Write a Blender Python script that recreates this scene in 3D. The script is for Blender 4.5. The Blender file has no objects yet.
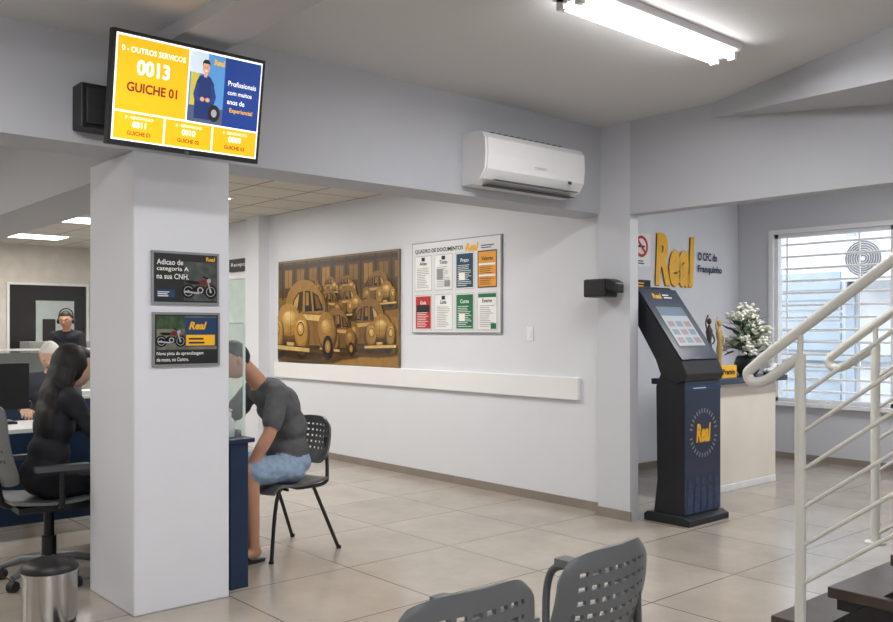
import bpy, math, random
from mathutils import Vector, Matrix, noise
random.seed(4)
S=bpy.context.scene
S.view_settings.view_transform='Standard'
def lin(c):
    c=c/255.0
    return c/12.92 if c<=0.04045 else ((c+0.055)/1.055)**2.4
def C(r,g,b): return (lin(r),lin(g),lin(b),1)
MATS={}
def mat(name,col,rough=0.5,metal=0.0,emit=0.0,nscale=6.0,namt=0.06,bump=0.0,alpha=1.0,trans=0.0,coat=0.0):
    if name in MATS: return MATS[name]
    m=bpy.data.materials.new(name); m.use_nodes=True; MATS[name]=m
    nt=m.node_tree; b=nt.nodes['Principled BSDF']
    b.inputs['Roughness'].default_value=rough; b.inputs['Metallic'].default_value=metal
    tc=nt.nodes.new('ShaderNodeTexCoord'); n=nt.nodes.new('ShaderNodeTexNoise')
    n.inputs['Scale'].default_value=nscale; n.inputs['Detail'].default_value=4
    nt.links.new(tc.outputs['Object'],n.inputs['Vector'])
    r=nt.nodes.new('ShaderNodeValToRGB')
    a=1-namt; c2=1+namt
    r.color_ramp.elements[0].position=.3; r.color_ramp.elements[1].position=.7
    r.color_ramp.elements[0].color=(col[0]*a,col[1]*a,col[2]*a,1)
    r.color_ramp.elements[1].color=(min(1,col[0]*c2),min(1,col[1]*c2),min(1,col[2]*c2),1)
    nt.links.new(n.outputs['Fac'],r.inputs['Fac']); nt.links.new(r.outputs['Color'],b.inputs['Base Color'])
    if emit>0:
        nt.links.new(r.outputs['Color'],b.inputs['Emission Color']); b.inputs['Emission Strength'].default_value=emit
    if bump>0:
        bp=nt.nodes.new('ShaderNodeBump'); bp.inputs['Strength'].default_value=bump; bp.inputs['Distance'].default_value=.01
        n2=nt.nodes.new('ShaderNodeTexNoise'); n2.inputs['Scale'].default_value=nscale*8
        nt.links.new(tc.outputs['Object'],n2.inputs['Vector'])
        nt.links.new(n2.outputs['Fac'],bp.inputs['Height']); nt.links.new(bp.outputs['Normal'],b.inputs['Normal'])
    if trans>0: b.inputs['Transmission Weight'].default_value=trans
    if alpha<1: b.inputs['Alpha'].default_value=alpha
    if coat>0: b.inputs['Coat Weight'].default_value=coat
    return m
def grid_mat(name,col,gcol,sx,sy,ox,oy,gw,rough,namt=.05):
    m=bpy.data.materials.new(name); m.use_nodes=True; nt=m.node_tree; b=nt.nodes['Principled BSDF']
    tc=nt.nodes.new('ShaderNodeTexCoord'); sp=nt.nodes.new('ShaderNodeSeparateXYZ'); nt.links.new(tc.outputs['Object'],sp.inputs[0])
    def M(op,a,bv=None):
        x=nt.nodes.new('ShaderNodeMath'); x.operation=op
        for i,k in enumerate((a,bv)):
            if k is None: continue
            if isinstance(k,(int,float)): x.inputs[i].default_value=k
            else: nt.links.new(k,x.inputs[i])
        return x.outputs[0]
    def axis(o,s,off):
        f=M('FRACT',M('DIVIDE',M('ADD',o,off),s)); 
        return M('LESS_THAN',f,gw/s), M('FLOOR',M('DIVIDE',M('ADD',o,off),s))
    gx,fx=axis(sp.outputs[0],sx,ox); gy,fy=axis(sp.outputs[1],sy,oy)
    g=M('MAXIMUM',gx,gy)
    wn=nt.nodes.new('ShaderNodeTexWhiteNoise'); cb=nt.nodes.new('ShaderNodeCombineXYZ')
    nt.links.new(fx,cb.inputs[0]); nt.links.new(fy,cb.inputs[1]); nt.links.new(cb.outputs[0],wn.inputs['Vector'])
    n=nt.nodes.new('ShaderNodeTexNoise'); n.inputs['Scale'].default_value=2.2; n.inputs['Detail'].default_value=6; n.inputs['Roughness'].default_value=.65
    nt.links.new(tc.outputs['Object'],n.inputs['Vector'])
    v=M('ADD',M('MULTIPLY',n.outputs['Fac'],.8),M('MULTIPLY',wn.outputs['Value'],.2))
    r=nt.nodes.new('ShaderNodeValToRGB'); r.color_ramp.elements[0].position=.25; r.color_ramp.elements[1].position=.75
    r.color_ramp.elements[0].color=tuple(c*(1-namt) for c in col[:3])+(1,); r.color_ramp.elements[1].color=tuple(min(1,c*(1+namt)) for c in col[:3])+(1,)
    nt.links.new(v,r.inputs['Fac'])
    mx=nt.nodes.new('ShaderNodeMix'); mx.data_type='RGBA'; nt.links.new(g,mx.inputs[0]); nt.links.new(r.outputs['Color'],mx.inputs[6]); mx.inputs[7].default_value=gcol
    nt.links.new(mx.outputs[2],b.inputs['Base Color']); b.inputs['Roughness'].default_value=rough
    return m

# ---------- mesh builder
def rotm(d):
    d=Vector(d).normalized()
    return d.to_track_quat('Z','Y').to_matrix()
def spath(pts,k=8,closed=False):
    pts=[Vector(p) for p in pts]; out=[]; n=len(pts)
    for i in range(n-1):
        p0=pts[max(0,i-1)];p1=pts[i];p2=pts[i+1];p3=pts[min(n-1,i+2)]
        for j in range(k):
            t=j/k
            out.append(.5*((2*p1)+(-p0+p2)*t+(2*p0-5*p1+4*p2-p3)*t*t+(-p0+3*p1-3*p2+p3)*t**3))
    out.append(pts[-1]); return out
class B:
    def __init__(s,name): s.name=name; s.v=[]; s.f=[]; s.m=[]; s.s=[]; s.mats=[]; s.bv=None
    def mi(s,m):
        if m not in s.mats: s.mats.append(m)
        return s.mats.index(m)
    def add(s,vs,fs,m,smooth=False):
        o=len(s.v); s.v+= [Vector(v) for v in vs]; k=s.mi(m)
        for f in fs: s.f.append([i+o for i in f]); s.m.append(k); s.s.append(smooth)
    def box(s,x0,x1,y0,y1,z0,z1,m,bev=0):
        if x0>x1:x0,x1=x1,x0
        if y0>y1:y0,y1=y1,y0
        if z0>z1:z0,z1=z1,z0
        vs=[(x0,y0,z0),(x1,y0,z0),(x1,y1,z0),(x0,y1,z0),(x0,y0,z1),(x1,y0,z1),(x1,y1,z1),(x0,y1,z1)]
        s.add(vs,[(0,3,2,1),(4,5,6,7),(0,1,5,4),(1,2,6,5),(2,3,7,6),(3,0,4,7)],m)
    def cyl(s,p1,p2,r1,m,r2=None,n=16):
        r2=r1 if r2 is None else r2; p1=Vector(p1);p2=Vector(p2); R=rotm(p2-p1)
        vs=[];fs=[]
        for p,r in((p1,r1),(p2,r2)):
            for i in range(n):
                a=2*math.pi*i/n; vs.append(p+R@Vector((math.cos(a)*r,math.sin(a)*r,0)))
        for i in range(n): j=(i+1)%n; fs.append((i,j,n+j,n+i))
        s.add(vs,fs,m,True)
        s.add(vs,[list(range(n))[::-1],list(range(n,2*n))],m)
    def lathe(s,prof,c,m,n=24):
        vs=[];fs=[]
        for r,z in prof:
            for i in range(n):
                a=2*math.pi*i/n; vs.append((c[0]+r*math.cos(a),c[1]+r*math.sin(a),c[2]+z))
        for k in range(len(prof)-1):
            for i in range(n): j=(i+1)%n; fs.append((k*n+i,k*n+j,(k+1)*n+j,(k+1)*n+i))
        s.add(vs,fs,m,True)
    def tube(s,pts,r,m,n=10):
        pts=[Vector(p) for p in pts]; N=len(pts); vs=[];fs=[]; up=None
        for i,p in enumerate(pts):
            t=(pts[min(i+1,N-1)]-pts[max(i-1,0)]).normalized()
            if up is None:
                up=Vector((0,0,1)) if abs(t.z)<.9 else Vector((1,0,0))
            a=(up-t*up.dot(t)).normalized(); up=a; b=t.cross(a)
            rr=r[i] if isinstance(r,list) else r
            for k in range(n):
                an=2*math.pi*k/n; vs.append(p+a*math.cos(an)*rr+b*math.sin(an)*rr)
        for i in range(N-1):
            for k in range(n): j=(k+1)%n; fs.append((i*n+k,i*n+j,(i+1)*n+j,(i+1)*n+k))
        s.add(vs,fs,m,True); s.add(vs,[list(range(n))[::-1],list(range((N-1)*n,N*n))],m)
    def ell(s,c,r,m,nu=20,nv=12,R=None):
        c=Vector(c); vs=[];fs=[]
        for j in range(nv+1):
            th=math.pi*j/nv
            for i in range(nu):
                a=2*math.pi*i/nu
                q=Vector((r[0]*math.sin(th)*math.cos(a),r[1]*math.sin(th)*math.sin(a),r[2]*math.cos(th)))
                if R: q=R@q
                vs.append(c+q)
        for j in range(nv):
            for i in range(nu):
                k=(i+1)%nu; fs.append((j*nu+i,(j+1)*nu+i,(j+1)*nu+k,j*nu+k))
        s.add(vs,fs,m,True)
    def prism(s,poly,vec,m,smooth=False):
        vec=Vector(vec); n=len(poly); vs=[Vector(p) for p in poly]+[Vector(p)+vec for p in poly]
        fs=[list(range(n))[::-1],list(range(n,2*n))]+[(i,(i+1)%n,n+(i+1)%n,n+i) for i in range(n)]
        s.add(vs,fs,m,smooth)
    def shell(s,P,nu,nv,mask,th,m):
        pos={};nor={}
        def pp(i,j): return Vector(P(-1+2*i/nu,j/nv))
        for i in range(nu+1):
            for j in range(nv+1):
                pos[i,j]=pp(i,j)
        for i in range(nu+1):
            for j in range(nv+1):
                a=pos[min(i+1,nu),j]-pos[max(i-1,0),j]; b=pos[i,min(j+1,nv)]-pos[i,max(j-1,0)]
                c=a.cross(b); nor[i,j]=c.normalized() if c.length>1e-9 else Vector((0,0,1))
        ks=list(pos.keys()); ix={k:q for q,k in enumerate(ks)}; n=len(ks)
        vs=[pos[k] for k in ks]+[pos[k]+nor[k]*th for k in ks]; fs=[]; ed=[]
        on=lambda i,j: 0<=i<nu and 0<=j<nv and mask(i,j)
        for i in range(nu):
            for j in range(nv):
                if not on(i,j): continue
                q=[ix[i,j],ix[i+1,j],ix[i+1,j+1],ix[i,j+1]]
                fs.append(q[::-1]); fs.append([a+n for a in q])
                for (di,dj,a,b) in((0,-1,0,1),(1,0,1,2),(0,1,2,3),(-1,0,3,0)):
                    if not on(i+di,j+dj): ed.append((q[a],q[b],q[b]+n,q[a]+n))
        s.add(vs,fs,m,True); s.add(vs,ed,m)
    def obj(s,loc=(0,0,0),rz=0,bevel=0,parent=None,R=None):
        me=bpy.data.meshes.new(s.name); me.from_pydata(s.v,[],s.f); 
        for m in s.mats: me.materials.append(m)
        me.polygons.foreach_set('material_index',s.m); me.polygons.foreach_set('use_smooth',s.s); me.update()
        ob=bpy.data.objects.new(s.name,me); S.collection.objects.link(ob); ob.location=loc
        ob.rotation_euler=R if R else (0,0,rz)
        if bevel>0:
            b=ob.modifiers.new('Bevel','BEVEL'); b.width=bevel; b.segments=2; b.limit_method='ANGLE'; b.angle_limit=math.radians(50)
        if parent: ob.parent=parent
        return ob
def textmesh(st,bold=0.0,shear=0.0):
    cu=bpy.data.curves.new('t','FONT'); cu.body=st; cu.offset=bold; cu.shear=shear; cu.align_x='LEFT'; cu.resolution_u=3
    o=bpy.data.objects.new('t',cu); S.collection.objects.link(o)
    dg=bpy.context.evaluated_depsgraph_get(); me=bpy.data.meshes.new_from_object(o.evaluated_get(dg))
    vs=[v.co.copy() for v in me.vertices]; fs=[list(p.vertices) for p in me.polygons]
    bpy.data.objects.remove(o); bpy.data.curves.remove(cu); bpy.data.meshes.remove(me)
    return vs,fs
class Panel:
    """flat graphic lying on a surface: origin bottom-left, U right, V up"""
    def __init__(s,b,o,U,V,step=.0012): s.b=b; s.o=Vector(o); s.U=Vector(U).normalized(); s.V=Vector(V).normalized(); s.N=s.U.cross(s.V); s.k=step
    def P(s,u,v,l): return s.o+s.U*u+s.V*v+s.N*(s.k*l)
    def poly(s,pts,l,m): s.b.add([s.P(u,v,l) for u,v in pts],[list(range(len(pts)))],m)
    def rect(s,u0,v0,u1,v1,l,m): s.poly([(u0,v0),(u1,v0),(u1,v1),(u0,v1)],l,m)
    def ell(s,u,v,a,b,l,m,n=28): s.poly([(u+a*math.cos(2*math.pi*i/n),v+b*math.sin(2*math.pi*i/n)) for i in range(n)],l,m)
    def ring(s,u,v,r0,r1,l,m,n=40):
        vs=[];fs=[]
        for i in range(n):
            a=2*math.pi*i/n
            vs.append(s.P(u+r0*math.cos(a),v+r0*math.sin(a),l)); vs.append(s.P(u+r1*math.cos(a),v+r1*math.sin(a),l))
        for i in range(n): j=(i+1)%n; fs.append((2*i,2*i+1,2*j+1,2*j))
        s.b.add(vs,fs,m)
    def text(s,st,u0,v0,u1,v1,l,m,bold=0.0,shear=0.0,fill=False,thick=0):
        vs,fs=textmesh(st,bold,shear)
        if not vs: return
        x0=min(v.x for v in vs);x1=max(v.x for v in vs);y0=min(v.y for v in vs);y1=max(v.y for v in vs)
        sx=(u1-u0)/(x1-x0); sy=(v1-v0)/(y1-y0)
        if not fill: sx=sy=min(sx,sy)
        cu=(u0+u1)/2; cv=(v0+v1)/2; cx=(x0+x1)/2; cy=(y0+y1)/2
        s.b.add([s.P(cu+(v.x-cx)*sx,cv+(v.y-cy)*sy,l) for v in vs],fs,m)
    def lines(s,u0,v0,u1,v1,n,l,m,w=.45):
        h=(v1-v0)/n
        for i in range(n):
            s.rect(u0,v0+h*i,u0+(u1-u0)*random.uniform(.6,1),v0+h*(i+w),l,m)
def empty(name,loc=(0,0,0),rz=0):
    e=bpy.data.objects.new(name,None); S.collection.objects.link(e); e.location=loc; e.rotation_euler=(0,0,rz); e.empty_display_size=.1; return e

# ---------- materials
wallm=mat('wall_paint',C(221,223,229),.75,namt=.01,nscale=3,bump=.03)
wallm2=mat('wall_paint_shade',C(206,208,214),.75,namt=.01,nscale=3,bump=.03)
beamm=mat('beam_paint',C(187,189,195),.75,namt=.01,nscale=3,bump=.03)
ceilm=mat('ceiling_paint',C(212,212,213),.85,namt=.006,nscale=2)
floorm=grid_mat('floor_tiles',C(170,161,150),C(98,92,84),.80,.80,.35,.18,.008,.19,.20)
tilec=grid_mat('ceiling_tiles',C(208,204,194),C(120,117,110),.62,.62,.1,.2,.02,.8,.03)
basem=mat('baseboard_tile',C(140,130,120),.5)
white=mat('white_plastic',C(235,235,235),.4,namt=.02)
whiteg=mat('white_gloss',C(240,240,242),.25,namt=.01)
black=mat('black_plastic',C(22,22,24),.45)
dark=mat('dark_rubber',C(35,35,38),.6)
greyp=mat('grey_plastic',C(78,80,84),.38,namt=.05)
greyl=mat('grey_chair_plastic',C(102,105,108),.38,namt=.04)
chrome=mat('brushed_chrome',C(200,200,200),.22,1.0)
steelk=mat('dark_steel',C(60,60,62),.35,.8)
railm=mat('rail_paint',C(214,213,206),.4,namt=.02)
navy=mat('navy_laminate',C(22,44,72),.35,namt=.05)
navyk=mat('kiosk_navy',C(24,42,70),.3,namt=.05,coat=.3)
kblk=mat('kiosk_dark',C(26,28,34),.35)
gold=mat('sign_gold',C(242,182,30),.4)
orange=mat('paper_orange',C(232,158,50),.6)
red=mat('paper_red',C(190,40,45),.6)
green=mat('paper_green',C(20,110,70),.6)
teal=mat('paper_teal',C(25,70,95),.6)
paper=mat('paper_white',C(238,238,236),.7)
ink=mat('ink_black',C(30,30,34),.6)
inkg=mat('ink_grey',C(150,150,152),.6)
navink=mat('ink_navy',C(20,40,80),.6)
wood=mat('light_wood',C(234,226,214),.5,nscale=3,namt=.04)
dwood=mat('dark_wood',C(66,54,48),.45,nscale=9,namt=.25)
alum=mat('window_frame_white',C(235,237,240),.4,0)

# ---------- room shell
def slab(name,boxes,m,bevel=0):
    b=B(name)
    for x in boxes: b.box(*x,m)
    return b.obj(bevel=bevel)
slab('floor',[(-15.4,2.8,-2.8,9.5,-.12,0)],floorm)
slab('ceiling',[(-4.36,2.8,-2.8,5.45,2.97,3.07),(-5.7,2.8,5.44,9.5,2.97,3.07)],ceilm)
slab('ceiling_lowered_bay',[(-4.3,2.8,-2.8,1.72,2.83,2.968)],ceilm)
slab('ceiling_tiled',[(-15.4,-4.62,-2.8,5.60,2.80,2.90)],tilec)
slab('wall_documents',[(-15.4,-4.22,5.43,5.58,0,2.97)],wallm)
slab('wall_left_far',[(-15.4,-15.2,-2.8,5.43,0,2.82)],mat('wall_cream',C(214,208,198),.8))
slab('wall_rear',[(-15.4,2.8,-2.95,-2.8,0,3.0)],wallm)
slab('wall_right',[(2.8,2.95,-2.8,9.5,0,3.0)],wallm)
slab('wall_logo',[(-5.6,-5.43,5.58,9.5,0,2.97)],wallm)
wx0,wx1,wz0,wz1=-4.99,-2.5,.63,2.48
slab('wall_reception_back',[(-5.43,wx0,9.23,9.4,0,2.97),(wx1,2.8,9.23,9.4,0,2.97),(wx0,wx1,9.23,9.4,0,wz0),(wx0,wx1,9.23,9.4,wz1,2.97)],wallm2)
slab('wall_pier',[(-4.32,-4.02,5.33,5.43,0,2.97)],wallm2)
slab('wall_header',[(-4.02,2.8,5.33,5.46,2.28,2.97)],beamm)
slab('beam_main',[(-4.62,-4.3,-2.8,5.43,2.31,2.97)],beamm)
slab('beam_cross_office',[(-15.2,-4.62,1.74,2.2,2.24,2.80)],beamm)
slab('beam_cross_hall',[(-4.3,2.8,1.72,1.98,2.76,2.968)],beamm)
slab('column',[(-4.90,-4.285,1.70,2.215,0,2.31)],wallm,.008)
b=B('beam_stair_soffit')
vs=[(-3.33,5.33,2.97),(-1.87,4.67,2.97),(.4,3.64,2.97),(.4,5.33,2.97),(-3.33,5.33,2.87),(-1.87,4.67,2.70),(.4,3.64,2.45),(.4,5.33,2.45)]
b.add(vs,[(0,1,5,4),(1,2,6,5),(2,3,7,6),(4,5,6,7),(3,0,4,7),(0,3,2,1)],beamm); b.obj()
slab('baseboard_documents',[(-9.45,-4.32,5.415,5.43,0,.07)],basem)
slab('baseboard_pier',[(-4.335,-4.005,5.315,5.33,0,.07)],basem)
slab('baseboard_reception',[(-5.43,2.8,9.215,9.23,0,.07),(-5.43,-5.415,5.58,9.215,0,.07)],basem)
slab('trim_chair_rail',[(-9.3,-4.58,5.395,5.43,.86,1.04)],mat('rail_board_white',C(236,236,236),.5,namt=.01),.004)
slab('wall_pilaster',[(-9.8,-9.47,5.28,5.43,0,2.80)],wallm)
b=B('door_1'); fr=mat('door_frame',C(225,225,225),.5)
b.box(-10.75,-10.70,5.38,5.43,0,2.12,fr); b.box(-9.92,-9.87,5.38,5.43,0,2.12,fr); b.box(-10.75,-9.87,5.38,5.43,2.07,2.12,fr)
b.box(-10.70,-9.92,5.395,5.43,.0,2.07,mat('door_glass',C(200,215,210),.25))
b.box(-10.0,-9.98,5.34,5.395,.95,1.15,chrome); b.obj()
b=B('door_sign'); b.box(-10.45,-9.86,5.40,5.43,2.17,2.33,ink)
p=Panel(b,(-10.45,5.399,2.17),(1,0,0),(0,0,1)); p.text('Recepcao',.06,.05,.53,.11,1,white,fill=True); b.obj()
b=B('window_1'); dg=mat('dark_glass',C(40,38,36),.2); lit=mat('lit_pane',C(180,190,186),.4)
for y0,y1 in((4.0,5.2),(2.7,3.8),(1.4,2.5),(0,1.1)):
    b.box(-15.2,-15.17,y0,y1,.9,2.15,dg)
    for a,c in((y0-.04,y0),(y1,y1+.04)): b.box(-15.2,-15.14,a,c,.86,2.19,fr)
    b.box(-15.2,-15.14,y0,y1,2.15,2.19,fr); b.box(-15.2,-15.14,y0,y1,.86,.9,fr)
    b.box(-15.17,-15.15,(y0+y1)/2-.2,(y0+y1)/2+.4,1.0,1.9,lit); b.box(-15.15,-15.14,(y0+y1)/2-.1,(y0+y1)/2+.1,1.0,1.6,dg)
b.obj()

# ---------- reception window + grille + exterior
b=B('window_2')
b.box(wx0,wx0+.04,9.25,9.33,wz0,wz1,alum); b.box(wx1-.04,wx1,9.25,9.33,wz0,wz1,alum)
b.box(wx0,wx1,9.25,9.33,wz0,wz0+.04,alum); b.box(wx0,wx1,9.25,9.33,wz1-.04,wz1,alum); b.box(-3.74,-3.70,9.25,9.33,wz0,wz1,alum)
b.box(wx0-.05,wx1+.05,9.15,9.24,wz0-.04,wz0,whiteg)
for (a,c_,z0_,z1_) in((wx0-.05,wx0,wz0,wz1+.05),(wx1,wx1+.05,wz0,wz1+.05),(wx0,wx1,wz1,wz1+.05)): b.box(a,c_,9.205,9.23,z0_,z1_,whiteg)
b.obj()
b=B('window_grille'); gw_=mat('grille_white',C(252,252,252),.4,namt=.01)
z=wz0+.12
while z<wz1-.05:
    b.cyl((wx0+.03,9.36,z),(wx1-.03,9.36,z),.013,gw_,n=10); z+=.135
for x in (-4.90,-4.1,-3.3,-2.55): b.cyl((x,9.36,wz0),(x,9.36,wz1),.011,gw_,n=10)
b.obj()
ext=mat('exterior_white',C(226,231,236),.8); extb=mat('exterior_blue',C(176,190,204),.7)
b=B('exterior_building'); b.box(-8,3,12,12.2,0,5,ext)
for i in range(14): b.box(-6.4,-5.5,11.96,12,.3+i*.14,.4+i*.14,extb)
b.box(-4.25,-4.12,11.9,12,0,4,extb); b.box(-5.42,-5.3,11.94,12,0,3.6,extb); b.box(-3.6,-2.0,11.95,12,.4,1.9,extb); b.box(-8,3,11.9,12,1.0,1.1,extb)
b.obj()
slab('exterior_ground',[(-8,3,9.5,14,-.12,0)],mat('concrete',C(180,178,174),.9))
b=B('air_conditioner_condenser'); b.box(-5.25,-4.45,11.45,11.8,2.05,2.63,whiteg)
for k in range(7): 
    pts=[(-4.97+(.04+.03*k)*math.cos(a*math.pi/12),11.44,2.34+(.04+.03*k)*math.sin(a*math.pi/12)) for a in range(25)]
    b.tube(pts,.008,greyl,6)
b.box(-5.2,-5.15,11.5,11.94,1.97,2.05,greyp); b.box(-4.55,-4.5,11.5,11.94,1.97,2.05,greyp); b.obj(bevel=.01)

# ---------- lights
tubeE=mat('tube_glow',(1,.99,.98,1),.4,emit=23,namt=0)
def arealight(parent,sx,sy,pw,loc,col=(1,.99,.985)):
    l=bpy.data.lights.new('lamp','AREA'); l.shape='RECTANGLE'; l.size=sx; l.size_y=sy; l.energy=pw; l.color=col
    o=bpy.data.objects.new('lamp',l); S.collection.objects.link(o); o.location=loc; o.parent=parent; return o
def fixture(x,y,z,pw,L=1.3):
    b=B('fluorescent_light_fixture')
    w=.11
    b.prism([(-w,-L/2,0),(w,-L/2,0),(w*.9,-L/2,-.03),(.03,-L/2,-.055),(-.03,-L/2,-.055),(-w*.9,-L/2,-.03)],(0,L,0),whiteg)
    for s_ in(-1,1):
        b.cyl((s_*.055,-L/2+.03,-.062),(s_*.055,L/2-.03,-.062),.014,tubeE)
        for e in(-1,1): b.box(s_*.055-.02,s_*.055+.02,e*(L/2-.015)-.015,e*(L/2-.015)+.015,-.08,-.03,white)
    o=b.obj((x,y,z)); arealight(o,.2,L-.1,pw,(0,0,-.085)); return o
for x,y,z,pw in((-2.64,3.70,2.97,30),(-2.66,.6,2.83,30),(.6,3.0,2.97,30),(.6,.4,2.83,30),(-2.9,7.2,2.97,36),(-.3,7.2,2.97,26)):
    fixture(x,y,z,pw)  # fixtures out of view are added to brighten hall and reception
def panel_light(x,y,z,pw):
    b=B('ceiling_light_panel'); b.box(-.3,.3,-.6,.6,-.02,0,whiteg); b.box(-.27,.27,-.57,.57,-.026,-.02,mat('panel_glow',(1,.97,.9,1),.4,emit=6,namt=0))
    o=b.obj((x,y,z)); arealight(o,.5,1.1,pw,(0,0,-.04),(1,.97,.93))
for x in(-13.6,-11.2,-8.6,-6.2):
    for y in (-.6,3.75): panel_light(x,y,2.80,32 if y>0 else 26)

# ---------- split AC
b=B('air_conditioner')
prof=[(0,2.37),(.10,2.37),(.17,2.40),(.215,2.46),(.225,2.56),(.22,2.66),(.19,2.70),(.14,2.71),(0,2.71)]
b.prism([(-4.3+x,3.9,z) for x,z in prof],(0,.98,0),whiteg)
b.prism([(-4.3+x*1.03,3.915,z) for x,z in [(.10,2.375),(.17,2.402),(.218,2.46),(.228,2.56),(.223,2.66),(.19,2.695)]],(0,.95,0),whiteg)
b.box(-4.115,-4.085,4.0,4.82,2.395,2.400,greyl); b.box(-4.2,-4.135,3.98,4.84,2.366,2.37,dark)
for i in range(12): b.box(-4.28,-4.12,3.9+.06*i+.1,3.9+.06*i+.13,2.708,2.712,greyl)
p=Panel(b,(-4.066,4.35,2.50),(0,1,0),(0,0,1)); p.text('CONFORT',0,0,.12,.02,1,inkg); b.box(-4.075,-4.068,4.70,4.73,2.44,2.46,green)
b.obj(bevel=.012)

# ---------- TV on bracket
e=empty('wall_television',(-3.80,1.77,2.472))
tv=B('tv_body'); w,h=.73,.435
tv.box(-.045,0,-w/2,w/2,-h/2,h/2,black); tv.box(-.09,-.045,-w/2+.12,w/2-.12,-h/2+.06,h/2-.1,black)
E=lambda n,c,e=1.0: mat(n,c,.4,emit=e*.85,namt=0)
eW=E('scr_white',C(250,250,250)); eY=E('scr_yellow',C(236,180,10),.82); eB=E('scr_blue',C(20,54,128)); eB2=E('scr_blue_light',C(80,136,190)); eN=E('scr_navy',C(26,44,98)); eR=E('scr_maroon',C(120,30,20)); eS=E('scr_skin',C(205,150,120)); eK=E('scr_dark',C(30,25,25))
p=Panel(tv,(0,-w/2,-h/2),(0,1,0),(0,0,1),.0006)
m_=.014; p.rect(m_,m_+.006,w-m_,h-m_,1,eW)
p.rect(.022,.135,.345,h-.022,2,eY); p.text('0 - OUTROS SERVICOS',.04,.355,.33,.38,3,eW,.01); p.text('0013',.11,.275,.26,.335,3,eW,.03); p.text('GUICHE 01',.07,.205,.30,.25,3,eR,.03)
p.rect(.352,.135,.525,h-.022,2,eB2); p.rect(.352,.135,.525,.20,2.5,E('scr_floor',C(70,84,110))); p.rect(.352,.33,.44,h-.022,2.4,E('scr_pale',C(190,205,215))); p.rect(.36,.20,.40,.33,2.6,E('scr_door',C(190,170,60))); p.text('Real',.47,.37,.52,.40,3,eY,.04)
p.rect(.525,.135,.710,h-.022,2,eB)
for i,t in enumerate(['Profissionais','com muitos','anos de']): p.text(t,.545,.30-.036*i,[.69,.67,.635][i],[.327,.323,.322][i]-.036*i,3,eW,.01)
p.text('Experiencia!',.56,.19,.68,.215,3,eY,.02)
sh_=eN
p.poly([(.385,.15),(.475,.15),(.478,.24),(.475,.295),(.458,.318),(.445,.325),(.415,.325),(.40,.318),(.388,.295),(.382,.23)],3,sh_)
p.poly([(.422,.318),(.438,.318),(.437,.345),(.423,.345)],3.4,eS); p.ell(.43,.357,.018,.026,3.5,eS); p.poly([(.411,.360),(.413,.378),(.423,.388),(.440,.388),(.449,.378),(.449,.360),(.444,.372),(.417,.372)],4,eK)
p.ell(.424,.358,.0025,.0025,4,eK,8); p.ell(.437,.358,.0025,.0025,4,eK,8); p.rect(.424,.342,.437,.345,4,eW)
p.poly([(.388,.295),(.375,.245),(.385,.215),(.415,.222),(.415,.235),(.395,.238),(.402,.285)],4,E('scr_navy2',C(34,56,116))); p.ell(.420,.229,.011,.009,4.4,eS)
p.poly([(.472,.295),(.488,.245),(.478,.212),(.448,.222),(.448,.235),(.468,.238),(.460,.285)],4,E('scr_navy2',C(34,56,116))); p.ell(.446,.229,.011,.009,4.4,eS)
p.ell(.482,.18,.03,.034,4.8,eK); p.ell(.482,.18,.014,.016,5.1,E('scr_grey',C(150,150,155)))
for i,n in enumerate(['0011','0010','0009']):
    u=.022+i*.232; p.rect(u,.026,u+.224,.128,2,eY); p.text('0 - RENOVACAO',u+.05,.105,u+.175,.117,3,eW); p.text(n,u+.08,.073,u+.145,.098,3,eW,.02); p.text('GUICHE 0%d'%(i+1),u+.06,.042,u+.165,.062,3,eR,.02)
p.text('LED',.35,.003,.38,.012,1,inkg)
t=tv.obj(parent=e,R=(0,math.radians(9),0)); t.scale=(1,1,1.13)
bk=B('bracket'); bk.box(-.50,-.38,-.36,-.18,-.11,.10,black); bk.box(-.38,-.36,-.34,-.20,-.09,.08,dark)
bk.tube([(-.42,-.27,0),(-.25,-.2,0),(-.10,-.05,0)],.018,black); bk.box(-.14,-.085,-.12,.12,-.1,.1,black)
bk.obj(parent=e,bevel=.006)

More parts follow.
